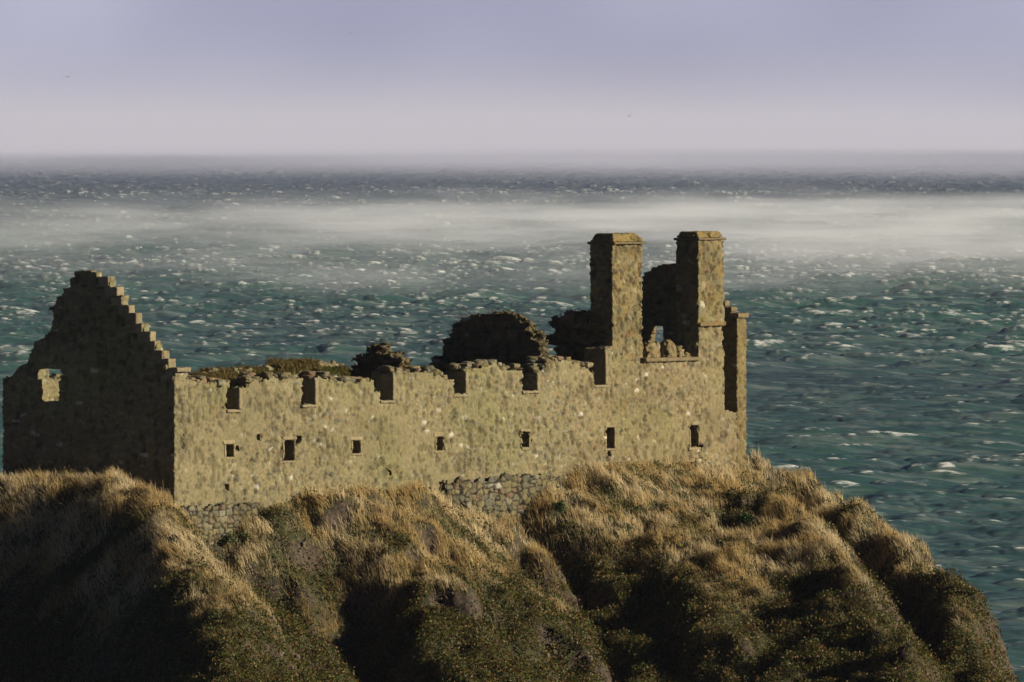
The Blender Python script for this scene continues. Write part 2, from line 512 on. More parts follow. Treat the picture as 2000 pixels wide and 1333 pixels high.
# --- far gable (seen through the breach and behind the chimneys)
uE = U_at(1440)
E_pts = [(1441, 1000), (1441, 616), (1429, 614), (1429, 602), (1417, 602), (1417, 590), (1405, 590), (1405, 577), (1390, 570), (1350, 522), (1330, 518), (1312, 517), (1300, 516),
         (1285, 519), (1270, 522), (1270, 530), (1258, 532), (1250, 565), (1200, 640), (1150, 700), (1120, 740), (1120, 1000)]
EP = poly_u(E_pts, uE)
E_hole = poly_u([(1264, 637), (1295, 637), (1295, 720), (1258, 720)], uE)
eE = float(on_u(1441, 618, uE)[1])
eg = voxel_solid("end_gable", ((uE, uE+.62), (0, float(EP[:, 0].max())), (Z_at(1440, 960), float(EP[:, 1].max()))), .05,
                 lambda u, w, z: inpoly(EP, w+0*z, z+0*w) & ~inpoly(E_hole, w+0*z, z+0*w) & (u < np.where(z > eE, uE+.28, uE+.62)), M_WALL, castle, stone=ST, relief=.06, seed=3,
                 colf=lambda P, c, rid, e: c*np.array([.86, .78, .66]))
for i, (x, y) in enumerate(((1441, 613), (1429, 601), (1417, 589), (1405, 576))):
    a = on_u(x, y, uE)
    block("crow_step", (uE-.03, uE+(.66 if i == 0 else .3+.05*(i % 2))), (float(a[0])-(.05 if i == 0 else .0), float(a[0])+random.uniform(.3, .42)), (float(a[1])-random.uniform(.12, .18), float(a[1])+.02), M_DRESS, eg, col=(.27, .21, .12), seed=200+i)

# --- back wall of the range with a turf cap
wB = 6.0
B_pts = [(96, 738), (112, 742), (125, 735), (230, 735), (345, 738), (385, 735), (430, 724), (470, 722), (520, 722), (545, 714), (560, 710), (600, 708), (640, 707), (675, 713), (692, 735), (700, 760), (700, 1050), (80, 1050), (80, 741)]
BP = poly_w(B_pts, wB)
uB0, uB1 = .45, float(BP[:, 0].max())
rgB = ragged(BP, 0, ST, 5)
backw = voxel_solid("back_wall", ((uB0, uB1), (wB, wB+.64), (Z_at(341, 1000), float(BP[:, 1].max())+.05)), .06,
                    lambda u, w, z: rgB(u, w, z) & inpoly(BP, u+0*z, z-.12+0*u), M_WALL, castle, stone=ST, relief=.07, seed=5, pale=.95)

# --- ruined cross walls standing behind
def fragment(px, pts, thick, label, seed, tint=M_DARK, st=(.40, .40, .15), root_name="ruined_wall"):
    u0 = U_at(px)
    P_ = poly_u(pts, u0)
    zb = float(P_[:, 1].min())
    e = empty(root_name, tuple(wpt(u0+thick/2, float(P_[:, 0].mean()), zb)))
    tag(e, label, "ruined wall", kind="thing")
    rg = ragged(P_, 1, st, seed)
    def ins(u, w, z):
        return rg(u, w, z)
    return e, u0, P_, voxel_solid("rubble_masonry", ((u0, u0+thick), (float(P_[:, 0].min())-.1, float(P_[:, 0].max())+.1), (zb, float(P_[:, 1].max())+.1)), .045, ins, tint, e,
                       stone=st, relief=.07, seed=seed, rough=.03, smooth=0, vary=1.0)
A_pts = [(833, 900), (833, 716), (841, 704), (862, 692), (868, 656), (885, 630), (905, 620), (930, 617), (956, 616), (958, 607), (985, 609), (1000, 613), (1018, 624), (1036, 640), (1046, 655),
         (1052, 668), (1054, 690), (1049, 700), (1056, 722), (1056, 900)]
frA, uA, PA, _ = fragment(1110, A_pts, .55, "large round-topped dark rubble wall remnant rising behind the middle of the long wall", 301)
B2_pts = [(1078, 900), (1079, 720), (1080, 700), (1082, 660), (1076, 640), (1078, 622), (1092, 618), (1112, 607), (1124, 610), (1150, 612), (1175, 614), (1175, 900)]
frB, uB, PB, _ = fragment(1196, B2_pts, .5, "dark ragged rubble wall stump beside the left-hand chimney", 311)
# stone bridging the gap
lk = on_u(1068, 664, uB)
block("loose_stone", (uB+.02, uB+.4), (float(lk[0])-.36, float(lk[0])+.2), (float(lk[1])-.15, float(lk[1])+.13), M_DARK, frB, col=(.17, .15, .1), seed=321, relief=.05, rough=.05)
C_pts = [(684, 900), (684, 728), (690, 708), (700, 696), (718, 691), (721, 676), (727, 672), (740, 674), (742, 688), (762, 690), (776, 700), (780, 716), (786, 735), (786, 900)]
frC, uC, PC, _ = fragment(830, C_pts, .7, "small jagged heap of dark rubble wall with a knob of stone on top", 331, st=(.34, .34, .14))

# wall-head rubble: loose flat stones along the broken top, part of the wall
def rock_mesh(cx, cy, cz, sx, sy, sz, seed):
    """lumpy closed stone from a small cube-sphere"""
    n = 5
    t = np.linspace(-1, 1, n)
    V = {}; vs = []; fs = []
    def vid(p):
        k = tuple(np.round(p, 4))
        if k not in V:
            V[k] = len(vs); vs.append(p)
        return V[k]
    for ax in range(3):
        for s in (-1, 1):
            for i in range(n-1):
                for j in range(n-1):
                    q = []
                    for (a, b) in ((i, j), (i+1, j), (i+1, j+1), (i, j+1)):
                        p = np.zeros(3); p[ax] = s; p[(ax+1) % 3] = t[a]; p[(ax+2) % 3] = t[b]
                        q.append(vid(p))
                    fs.append(q if s > 0 else q[::-1])
    P = np.array(vs)
    P = P/np.linalg.norm(P, axis=1)[:, None]**.62
    P = P*(1+.28*vnoise(P[:, 0]*1.3+seed*3.1, P[:, 1]*1.3, P[:, 2]*1.3, seed))[:, None]
    return P*np.array([sx, sy, sz])+np.array([cx, cy, cz]), np.array(fs)

ztop = {}
def top_of(px):
    best = 1e9
    for i in range(len(W_TOP)-1):
        (x0, y0), (x1, y1) = W_TOP[i], W_TOP[i+1]
        if min(x0, x1) <= px <= max(x0, x1) and x0 != x1:
            best = min(best, y0+(y1-y0)*(px-x0)/(x1-x0))
    return best
vv, ff, cc, off = [], [], [], 0
for px in list(range(349, 440, 6))+list(range(490, 588, 9))+list(range(620, 735, 8))+list(range(772, 880, 10))+list(range(914, 1018, 8))+list(range(1054, 1158, 6)):
    px = px+random.uniform(-3, 3)
    y = top_of(px)
    if y > 2000: continue
    for k in range(2):
        u, z = on_w(px, y)
        s = random.uniform(.09, .2)
        P, F = rock_mesh(float(u)+random.uniform(-.1, .1), random.uniform(.12, .8), float(z)+random.uniform(-.02, .10), s*1.2, s*1.2, s*.62, random.randint(1, 9999))
        vv.append(P); ff.append(F+off); off += len(P)
        cc.append(np.tile(PAL[random.randrange(len(PAL))]*random.uniform(.7, 1.1), (len(P), 1)))
P = np.concatenate(vv)
mesh_obj("wall_head_stone", wpt(P[:, 0], P[:, 1], P[:, 2]), [np.concatenate(ff)], M_WALL, wall, color=np.concatenate(cc), smooth=False)["kind"] = "stuff"

# ------------------------------------------------------------------ the headland
G = 17  # how far the earth lies below the tips of the grass, in photo pixels
def RP(pts): 
    a = np.array(pts, float)
    return at(a[:, 0], a[:, 1]+G, a[:, 2])
def Yw(px, dy=0): return float(wpt(U_at(px), 0., 0.)[1])+dy

RIDGES = [
    # points (px, py, depth), left slope, right slope, rounding
    (RP([(-420, 900, 489), (0, 912, 486.2), (100, 912, 485.2), (190, 908, 484.0), (262, 936, 480.8), (330, 1000, 477.2), (398, 1080, 473.2), (432, 1150, 469.5), (450, 1240, 464.5), (475, 1333, 460), (540, 1800, 450), (640, 2900, 436)]), 1.05, 1.05, .8),
    (RP([(520, 1000, Yw(520, -.5)), (600, 955, Yw(600, -.8)), (690, 942, Yw(690, -1.5)), (745, 975, 493.5), (790, 1040, 491.5), (825, 1120, 489), (862, 1205, 486), (915, 1333, 481.5), (1010, 1700, 470), (1150, 2900, 445)]), 1.05, .62, .9),
    (RP([(690, 945, Yw(690, -1.5)), (780, 948, Yw(780, -1.6)), (860, 965, Yw(860, -1.6)), (940, 985, 500.3), (1010, 1015, 500.4), (1070, 1050, 499.5), (1125, 1098, 498), (1145, 1130, 497), (1150, 1200, 494)]), 1.0, 1.5, .4),
    (RP([(1040, 1000, 504.5), (1090, 955, Yw(1090, -1.0)), (1160, 918, Yw(1160, -1.0)), (1240, 908, Yw(1240, -.9)), (1340, 905, Yw(1340, -.8)), (1420, 908, 513)]), .62, .62, .6),
    (RP([(1340, 905, Yw(1340, -.8)), (1440, 925, 509.5), (1520, 952, 506.5), (1590, 995, 503), (1650, 1072, 499), (1695, 1145, 495.5), (1745, 1210, 492), (1790, 1262, 489), (1806, 1325, 486.5), (1815, 1420, 483), (1830, 1800, 474), (1900, 2900, 456)]), .36, 1.7, .6),
    (RP([(1170, 928, Yw(1170, -1.2)), (1240, 985, 504.5), (1300, 1060, 501), (1345, 1140, 497.5), (1390, 1230, 493.5), (1440, 1340, 489), (1520, 1700, 478), (1640, 2900, 450)]), .85, .3, .9),
    (RP([(1380, 903, 517), (1460, 890, 518), (1540, 902, 518), (1590, 920, 517), (1640, 947, 515.5), (1700, 980, 513), (1745, 1022, 511), (1795, 1067, 508.5), (1842, 1100, 506.5), (1868, 1132, 505), (1876, 1175, 503.5), (1903, 1230, 501), (1940, 1280, 499), (1958, 1333, 497.5), (1985, 1450, 494), (2060, 2000, 486), (2150, 2900, 476)]), 1.35, 2.2, .9),
]
PLAT_PX = [(341, 1052), (420, 1052), (470, 1020), (520, 1000), (620, 965), (760, 955), (870, 972), (960, 1000), (1010, 1020), (1060, 985), (1150, 925), (1250, 915), (1340, 912), (1440, 903), (1470, 905)]
pp = np.array(PLAT_PX, float)
plu, plz = on_w(pp[:, 0], pp[:, 1])[:, 0], on_w(pp[:, 0], pp[:, 1])[:, 1]

def seg_tent(P, kl, kr, rnd, x, y):
    best = np.full(x.shape, -1e3)
    for i in range(len(P)-1):
        a, b = P[i], P[i+1]
        dx, dy = b[0]-a[0], b[1]-a[1]
        L2 = dx*dx+dy*dy
        t = np.clip(((x-a[0])*dx+(y-a[1])*dy)/L2, 0, 1)
        cx = x-a[0]-t*dx; cy = y-a[1]-t*dy
        d2 = cx*cx+cy*cy
        side = dx*cy-dy*cx        # >0: left of travel
        # travelling to the right and towards the camera: image-left flank lies on the negative side
        w_ = .5-.5*side/(np.sqrt(d2*L2)+1e-6)
        k = kl*w_+kr*(1-w_)
        z = a[2]+t*(b[2]-a[2])-k*(np.sqrt(d2+rnd*rnd)-rnd)
        best = np.maximum(best, z)
    return best

GULLIES = []
def right_of(P, x, y):
    bd = np.full(x.shape, 1e9); bs = np.zeros(x.shape)
    for i in range(len(P)-1):
        a, b = P[i], P[i+1]
        dx, dy = b[0]-a[0], b[1]-a[1]
        t = np.clip(((x-a[0])*dx+(y-a[1])*dy)/(dx*dx+dy*dy), 0, 1)
        cx = x-a[0]-t*dx; cy = y-a[1]-t*dy
        d = np.hypot(cx, cy); m = d < bd
        bd = np.where(m, d, bd); bs = np.where(m, np.sign(dx*cy-dy*cx), bs)
    return bd*bs

def ground(x, y, detail=True):
    x = np.asarray(x, float); y = np.asarray(y, float)
    # warp so that crests and gullies wander
    xw = x+fbm(x*.35, y*.35, None, 3, 501)*.9
    yw = y+fbm(x*.3+5, y*.3, None, 3, 511)*1.5
    zs = [seg_tent(P, kl, kr, rn, x*.3+xw*.7, y*.3+yw*.7) for (P, kl, kr, rn) in RIDGES]
    # platform the walls stand on
    pen = 1.9*np.maximum(0, right_of(RIDGES[4][0], x, y)-.4)
    zs[3] = zs[3]-pen; zs[5] = zs[5]-pen
    u = (x-C0[0])*U[0]+(y-C0[1])*U[1]; w = (x-C0[0])*I[0]+(y-C0[1])*I[1]
    zf = np.interp(u, plu, plz)
    out = np.maximum(0, -w)+np.maximum(0, -u-.2)*1.0+np.maximum(0, u-plu[-1]-1)
    back = np.maximum(0, w-9)
    zp = zf-.95*out-1.2*back-1.4*np.maximum(0, u-plu[-1]-1)-.25*np.minimum(np.maximum(w, 0), 1)
    zp = np.where(out > 0, zp, zp)
    beta = 2.4
    m = np.maximum.reduce(zs+[zp])
    z = m+np.log(sum(np.exp(beta*(q-m)) for q in zs+[zp]))/beta-.14
    if detail:
        far = sstep(-.3, 1.0, np.maximum(-w, np.maximum(-u, u-LU-.5)))
        n = fbm(x*.8, y*.8, None, 3, 521)*.46+fbm(x*2.0, y*1.8, None, 3, 531)*.22+fbm(x*6, y*6, None, 2, 541)*.05
        rid = 1-np.abs(fbm(x*.5, y*.5, None, 3, 551))*2
        n = n+(rid-.6)*.36
        z = z+n*far*(.5+.5*sstep(-13, -7, x))
    for (P, depth, wid) in GULLIES:
        d = np.abs(right_of(P, x+.5*fbm(x*.9, y*.9, None, 2, 571), y))
        fade = 1.0 if not detail else far
        z = z-depth*np.exp(-(d/wid)**2)*fade
    return np.maximum(z, -3)

def plain_at_px(px, py):
    Ys = np.linspace(456, 521, 1500)
    P = at(np.full(1500, px), np.full(1500, py), Ys)
    g = ground(P[:, 0], P[:, 1], False)
    k = np.nonzero(P[:, 2] < g)[0]
    i = k[0] if len(k) else 750
    return P[i]
_g = []
for (pts, depth, wid) in (([(1012, 1020), (1060, 1055), (1110, 1100), (1150, 1150), (1170, 1220), (1200, 1300), (1230, 1400)], 1.15, .75),
                          ([(420, 1060), (465, 1120), (540, 1200), (610, 1290), (660, 1390)], .8, .9),
                          ([(660, 1040), (650, 1110), (700, 1180), (730, 1260), (760, 1350)], .7, .8),
                          ([(870, 1165), (920, 1190), (960, 1205)], .6, .35), ([(1030, 1120), (1080, 1128), (1140, 1150)], .55, .35),
                          ([(1230, 1010), (1250, 1090), (1290, 1180), (1320, 1280), (1350, 1380)], .6, .8)):
    _g.append((np.array([plain_at_px(*q) for q in pts]), depth, wid))
GULLIES.extend(_g)

gx = np.linspace(-27, 27, 430)
gy = np.concatenate([np.linspace(432, 458, 60)[:-1], np.linspace(458, 522, 560), np.linspace(522, 560, 50)[1:]])
X, Y = np.meshgrid(gx, gy)
Z = ground(X, Y)
def ground_fast(x, y):
    fx = np.interp(x, gx, np.arange(len(gx))); fy = np.interp(y, gy, np.arange(len(gy)))
    i = np.minimum(fx.astype(int), len(gx)-2); j = np.minimum(fy.astype(int), len(gy)-2); fx = fx-i; fy = fy-j
    return (Z[j, i]*(1-fx)*(1-fy)+Z[j, i+1]*fx*(1-fy)+Z[j+1, i]*(1-fx)*fy+Z[j+1, i+1]*fx*fy)
edge = sstep(21, 26, np.abs(X+1))*0
V = np.stack([X.ravel(), Y.ravel(), Z.ravel()], 1)
# small sideways push on steep faces gives overhanging, crumbly cliffs
gzx = np.gradient(Z, gx, axis=1); gzy = np.gradient(Z, gy, axis=0)
slope = np.sqrt(gzx**2+gzy**2)
cl = sstep(1.1, 2.0, slope).ravel()
pn = fbm(V[:, 0]*1.4, V[:, 1]*1.4, V[:, 2]*1.4, 4, 561)*.3*cl
nn = np.stack([-gzx.ravel(), -gzy.ravel(), np.ones(len(V))], 1); nn /= np.linalg.norm(nn, axis=1)[:, None]
V = V+nn*pn[:, None]
ny, nx = X.shape
idx = np.arange(ny*nx).reshape(ny, nx)
Q = np.stack([idx[:-1, :-1].ravel(), idx[:-1, 1:].ravel(), idx[1:, 1:].ravel(), idx[1:, :-1].ravel()], 1)

m, nt, b = new_mat("earth_and_turf"); L = nt.links.new
geo = node(nt, "ShaderNodeNewGeometry")
n1 = node(nt, "ShaderNodeTexNoise", Scale=1.6, Detail=8.0, Roughness=.65); L(geo.outputs["Position"], n1.inputs["Vector"])
rp = node(nt, "ShaderNodeValToRGB")
rp.color_ramp.elements[0].position = .3; rp.color_ramp.elements[0].color = (.035, .03, .014, 1)
rp.color_ramp.elements[1].position = .7; rp.color_ramp.elements[1].color = (.10, .075, .032, 1)
e_ = rp.color_ramp.elements.new(.5); e_.color = (.045, .05, .016, 1)
L(n1.outputs["Fac"], rp.inputs[0])
sep = node(nt, "ShaderNodeAttribute", attribute_name="rock")
v1 = node(nt, "ShaderNodeTexVoronoi", Scale=7.0); L(geo.outputs["Position"], v1.inputs["Vector"])
rk = node(nt, "ShaderNodeValToRGB")
rk.color_ramp.elements[0].color = (.13, .095, .06, 1); rk.color_ramp.elements[1].color = (.02, .016, .012, 1)
L(v1.outputs["Distance"], rk.inputs[0])
mx = node(nt, "ShaderNodeMix", data_type='RGBA')
L(sep.outputs["Fac"], mx.inputs["Factor"]); L(rp.outputs[0], mx.inputs[6]); L(rk.outputs[0], mx.inputs[7])
L(mx.outputs[2], b.inputs["Base Color"])
b.inputs["Roughness"].default_value = .9
b.inputs["Specular IOR Level"].default_value = .2
n2 = node(nt, "ShaderNodeTexNoise", Scale=6.0, Detail=8.0, Roughness=.7); L(geo.outputs["Position"], n2.inputs["Vector"])
bp = node(nt, "ShaderNodeBump", Strength=1.0, Distance=.15); L(n2.outputs["Fac"], bp.inputs["Height"]); L(bp.outputs["Normal"], b.inputs["Normal"])
M_EARTH = m
head = mesh_obj("headland", V, [Q], M_EARTH, attrs={"rock": cl})
tag(head, "steep grassy headland with dark cliffs under the castle", "headland", kind="structure")

# ------------------------------------------------------------------ vegetation
def leaf_mat(name, trans=.3, rough=.7):
    m, nt, b = new_mat(name); L = nt.links.new
    a = node(nt, "ShaderNodeAttribute", attribute_name="Col")
    L(a.outputs["Color"], b.inputs["Base Color"])
    b.inputs["Roughness"].default_value = rough
    b.inputs["Specular IOR Level"].default_value = .15
    t = node(nt, "ShaderNodeBsdfTranslucent"); L(a.outputs["Color"], t.inputs["Color"])
    mx = node(nt, "ShaderNodeMixShader"); mx.inputs[0].default_value = trans
    L(b.outputs[0], mx.inputs[1]); L(t.outputs[0], mx.inputs[2])
    L(mx.outputs[0], nt.nodes["Material Output"].inputs["Surface"])
    return m
M_GRASS = leaf_mat("dry_grass", .6)
M_LEAF = leaf_mat("leaf", .25, .5)

def blades(root, height, lean_dir, lean, width, col, face):
    """root (n,3); two quads and a tip per blade"""
    n = len(root)
    lv = [(0, 1.0), (.45, .85), (.8, .5)]
    side = np.stack([np.cos(face), np.sin(face), np.zeros(n)], 1)
    vs = []
    def pos(t):
        p = root.copy()
        p[:, 2] += height*t*(1-.35*lean*t)
        k = (height*lean*t**1.7)
        p[:, 0] += lean_dir[:, 0]*k; p[:, 1] += lean_dir[:, 1]*k
        return p
    for t, ws in lv:
        p = pos(np.full(n, t)); s = side*(width*ws*.5)[:, None]
        vs += [p-s, p+s]
    vs.append(pos(np.ones(n)))
    Vv = np.stack(vs, 1).reshape(-1, 3)
    k = len(vs); o = np.arange(n)*k
    Qs = np.concatenate([np.stack([o, o+1, o+3, o+2], 1), np.stack([o+2, o+3, o+5, o+4], 1)])
    T = np.stack([o+4, o+5, o+6], 1)
    g = np.array([.9, .9, 1.0, 1.0, 1.1, 1.1, 1.2])
    c = (col[:, None, :]*np.ones((1, k, 1))).reshape(-1, 3)
    return Vv, [Qs, T], c

def project(P):
    d = P-CAM
    yy = d[:, 1]*cp-d[:, 2]*sp
    zz = d[:, 1]*sp+d[:, 2]*cp
    return 1000+FPX*d[:, 0]/yy, 666.5-FPX*zz/yy

N0 = 2900000
sx = rng.uniform(-20.0, 18.5, N0); sy = rng.uniform(452, 523, N0)
sz = ground_fast(sx, sy)
e = .12
nzx = (ground_fast(sx+e, sy)-sz)/e; nzy = (ground_fast(sx, sy+e)-sz)/e
S = np.stack([sx, sy, sz], 1)
u_ = (sx-C0[0])*U[0]+(sy-C0[1])*U[1]; w_ = (sx-C0[0])*I[0]+(sy-C0[1])*I[1]
incastle = (u_ > -.08) & (u_ < LU+.75) & (w_ > -.1) & (w_ < 6.75)
slp = np.sqrt(nzx**2+nzy**2)
px, py = project(S)
keep = (~incastle) & (py < 1400) & (px > -80) & (px < 2080) & (w_ < 8)
S, slp, px, py, nzx, nzy = S[keep], slp[keep], px[keep], py[keep], nzx[keep], nzy[keep]
x_, y_, z_ = S.T
# character of the sward: tall straw on the brows, short and green in the gullies and on the lower slopes, bare on cliffs
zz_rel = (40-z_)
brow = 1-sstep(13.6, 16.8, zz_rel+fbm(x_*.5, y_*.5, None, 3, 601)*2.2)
low_r = sstep(1500, 1780, px)*sstep(1120, 1240, py)
green = sstep(.02, .35, fbm(x_*.55, y_*.55, None, 4, 611)+.35*(1-brow)-.12)
tuss = fbm(x_*2.6, y_*2.6, None, 3, 621)
bare = sstep(1.5, 2.4, slp+.5*fbm(x_*1.1, y_*1.1, None, 3, 631))
rockz = sstep(18.2, 19.6, zz_rel+1.1*fbm(x_*.6, y_*.6, None, 3, 641))
cliffy = np.clip(np.maximum(bare, rockz*.8), 0, 1)
u01 = rng.uniform(0, 1, len(S))
pk = u01 < (1-cliffy*.93)*(.30+.18*sstep(-.35, .25, tuss))*(1-.45*green)
tall = np.nonzero(pk)[0]
n = len(tall)
th = sstep(-.45, .35, tuss[tall])
H = (.08+.27*brow[tall]*(.25+.75*th)+.09*th)*rng.uniform(.5, 1.3, n)*(1-.35*green[tall])
longb = rng.uniform(0, 1, n) < .03
H = np.where(longb, H*1.45, H)
ang = rng.normal(0, .6, n)+math.radians(190)+2.2*fbm(x_[tall]*.7, y_[tall]*.7, None, 3, 661)
ld = np.stack([np.cos(ang), np.sin(ang)], 1)
lean = np.clip(rng.normal(.36, .2, n)+.5*sstep(.0, .5, fbm(x_[tall]*1.1+4, y_[tall]*1.1, None, 3, 671)), .05, 1.1)
W_ = rng.uniform(.009, .018, n)*(1+.2*(1-brow[tall]))
straw = np.array([.68, .56, .33]); ochre = np.array([.54, .40, .175]); brown = np.array([.17, .105, .045]); olive = np.array([.15, .14, .04]); grn = np.array([.075, .105, .022])
r1 = rng.uniform(0, 1, n)[:, None]
patch = sstep(-.3, .35, fbm(x_[tall]*.9, y_[tall]*.9, None, 3, 651))[:, None]
c = straw*patch+ochre*(1-patch)
c = np.where(r1 < .09, brown, c)
gm = green[tall][:, None]*(.35+.65*rng.uniform(0, 1, n)[:, None])
r2 = rng.uniform(0, 1, n)[:, None]
c = c*(1-gm*.8)+np.where(r2 < .5, olive, grn)*gm*.8
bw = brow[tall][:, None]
c = c*(.26+.74*bw)+olive*.36*(1-bw)*np.array([1.1, .9, .8])  # darker growth and slope shade both painted into the blades below the brows
c = c*rng.uniform(.7, 1.25, n)[:, None]
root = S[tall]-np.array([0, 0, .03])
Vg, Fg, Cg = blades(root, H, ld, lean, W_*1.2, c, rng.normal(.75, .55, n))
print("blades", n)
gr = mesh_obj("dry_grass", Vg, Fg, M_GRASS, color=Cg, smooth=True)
tag(gr, "tall dry straw coloured grass growing over the headland", "grass", kind="stuff")

# low leafy growth: small leaves in tufts
pk2 = np.nonzero((u01 > .45) & (rng.uniform(0, 1, len(S)) < (.02+.19*green*(1-brow*.6)+.13*(1-brow))*(1-.8*cliffy)))[0]
lp, lc = [], []
n = len(pk2)
def leaves(center, size, n_per, spread, cols, flat=.6):
    n = len(center)
    P = np.repeat(center, n_per, 0)
    m_ = len(P)
    P = P+rng.normal(0, 1, (m_, 3))*spread*np.array([1, 1, .7])
    P[:, 2] += np.abs(rng.normal(0, 1, m_))*spread*.6
    d1 = rng.normal(0, 1, (m_, 3)); d1 /= np.linalg.norm(d1, axis=1)[:, None]
    d2 = rng.normal(0, 1, (m_, 3)); d2 -= (d1*d2).sum(1)[:, None]*d1; d2 /= np.linalg.norm(d2, axis=1)[:, None]
    sz = size*rng.uniform(.6, 1.4, m_)[:, None]
    a = P-d1*sz; bq = P+d2*sz*flat; cq = P+d1*sz; dq = P-d2*sz*flat
    Vv = np.stack([a, bq, cq, dq], 1).reshape(-1, 3)
    o = np.arange(m_)*4
    Qs = np.stack([o, o+1, o+2, o+3], 1)
    cl_ = np.repeat(np.repeat(cols, n_per, 0)*rng.uniform(.65, 1.35, m_)[:, None], 4, 0)
    return Vv, [Qs], cl_
colr = rng.uniform(0, 1, n)[:, None]
cols = np.where(colr < .5, np.array([.06, .085, .018]), np.where(colr < .75, np.array([.13, .115, .03]), np.array([.16, .105, .045])))
cols = cols*np.array([.85, .74, .6])
Vl, Fl, Cl = leaves(S[pk2]+np.array([0, 0, 1.])*(.03+.34*np.maximum(0, fbm(x_[pk2]*2.2, y_[pk2]*2.2, None, 3, 681)))[:, None], .042, 5, .085, cols)
print("leaf tufts", n)
ug = mesh_obj("green_undergrowth", Vl, Fl, M_LEAF, color=Cl, smooth=False)
tag(ug, "low green and brown leafy growth covering the gullies and lower slopes", "undergrowth", kind="stuff")

# loose stones and clods on the cliffs
pk3 = np.nonzero((cliffy > .35) & (rng.uniform(0, 1, len(S)) < .012))[0]
if len(pk3) > 5000: pk3 = rng.choice(pk3, 5000, replace=False)
base_rocks = [rock_mesh(0, 0, 0, 1, .85, .7, 900+i) for i in range(6)]
vs, fs, cs, off = [], [], [], 0
for i in pk3:
    P, F = base_rocks[random.randrange(6)]
    s = min(.13, .03*(1-random.random())**-.5)
    a = random.uniform(0, 6.28); ca, sa = math.cos(a), math.sin(a)
    R = np.array([[ca, -sa, 0], [sa, ca, 0], [0, 0, 1]])
    vs.append(P@R.T*s+S[i]); fs.append(F+off); off += len(P)
    k = random.random()
    cs.append(np.tile(np.array([.11, .085, .06])*(.5+1.0*k) if k < .95 else np.array([.2, .165, .12]), (len(P), 1)))
lsn = mesh_obj("loose_stones", np.concatenate(vs), [np.concatenate(fs)], M_WALL, color=np.concatenate(cs), smooth=False)
tag(lsn, "pebbles and clods stuck in the bare dark cliff faces", "stones", kind="stuff")

# turf cap on the back wall
nt_ = 30000
tu = rng.uniform(U_at(352), uB1-.1, nt_)
pxs = np.array([(345, 741), (385, 737), (430, 726), (470, 724), (520, 724), (545, 716), (560, 712), (600, 710), (640, 709), (675, 715), (690, 735)], float)
tz_ = on_w(pxs[:, 0], pxs[:, 1], wB)
e0 = on_w(345, 741, wB)[0]
tu = rng.uniform(float(tz_[:, 0].min()), uB1-.15, nt_)
tw = rng.uniform(wB-.25, wB+.7, nt_)
hump = np.clip(fbm(tu*1.6, tw*1.6, None, 3, 701), -.4, .6)
tz = np.interp(tu, tz_[:, 0], tz_[:, 1])-.12+.22*hump-.25*np.maximum(0, wB-tw)/.25*rng.uniform(0, 1, nt_)
root = wpt(tu, tw, tz)
ang = rng.normal(math.radians(200), 1.2, nt_)
tc = np.where(rng.uniform(0, 1, nt_)[:, None] < .6, np.array([.12, .105, .028]), np.array([.24, .165, .06]))*rng.uniform(.6, 1.2, nt_)[:, None]
tc = np.where((hump < -.05)[:, None], tc*np.array([.75, .95, .7]), tc)
Vt, Ft, Ct = blades(root, rng.uniform(.06, .2, nt_)*(1+hump), np.stack([np.cos(ang), np.sin(ang)], 1), np.clip(rng.normal(.6, .2, nt_), 0, 1), rng.uniform(.02, .035, nt_), tc, rng.uniform(-1.5, 1.5, nt_))
turf = mesh_obj("turf", Vt, Ft, M_GRASS, backw, color=Ct)
turf["kind"] = "stuff"
# scraps of moss and weeds along the broken wall heads
def moss(fr, u0, P_, th, n, nm="moss", zt=None):
    top = P_[(P_[:, 1] > P_[:, 1].max()-1.6)]
    k = rng.integers(0, len(top)-1, n)
    t = rng.uniform(0, 1, n)
    w = top[k, 0]*(1-t)+top[k+1, 0]*t; z = top[k, 1]*(1-t)+top[k+1, 1]*t
    c = wpt(u0+rng.uniform(0, th, n), w, z+rng.normal(.0, .05, n))
    cl_ = np.where(rng.uniform(0, 1, n)[:, None] < .5, np.array([.11, .10, .03]), np.array([.20, .14, .05]))
    a, b_, c_ = leaves(c, .025, 5, .035, cl_*.7)
    o = mesh_obj(nm, a, b_, M_LEAF, fr, color=c_, smooth=False)
    o["kind"] = "stuff"
moss(frA, uA, PA, .55, 110); moss(frB, uB, PB, .5, 50); moss(frC, uC, PC, .7, 25)

# individual shrubs and dead stalks on the slopes
def ground_at_px(px, py):
    Ys = np.linspace(466, 521, 1400)
    P = at(np.full(1400, px), np.full(1400, py), Ys)
    g = ground(P[:, 0], P[:, 1])
    k = np.nonzero(P[:, 2] < g)[0]
    i = k[0] if len(k) else 700
    return np.array([P[i, 0], P[i, 1], g[i]])

def tube(pts, radii, n=5):
    pts = np.array(pts, float); vs, fs = [], []
    for i, p in enumerate(pts):
        for k in range(n):
            a = 2*math.pi*k/n
            vs.append(p+np.array([math.cos(a), math.sin(a)*.6, math.sin(a)*.3])*radii[i])
    for i in range(len(pts)-1):
        for k in range(n):
            fs.append([i*n+k, i*n+(k+1) % n, (i+1)*n+(k+1) % n, (i+1)*n+k])
    return np.array(vs), np.array(fs)

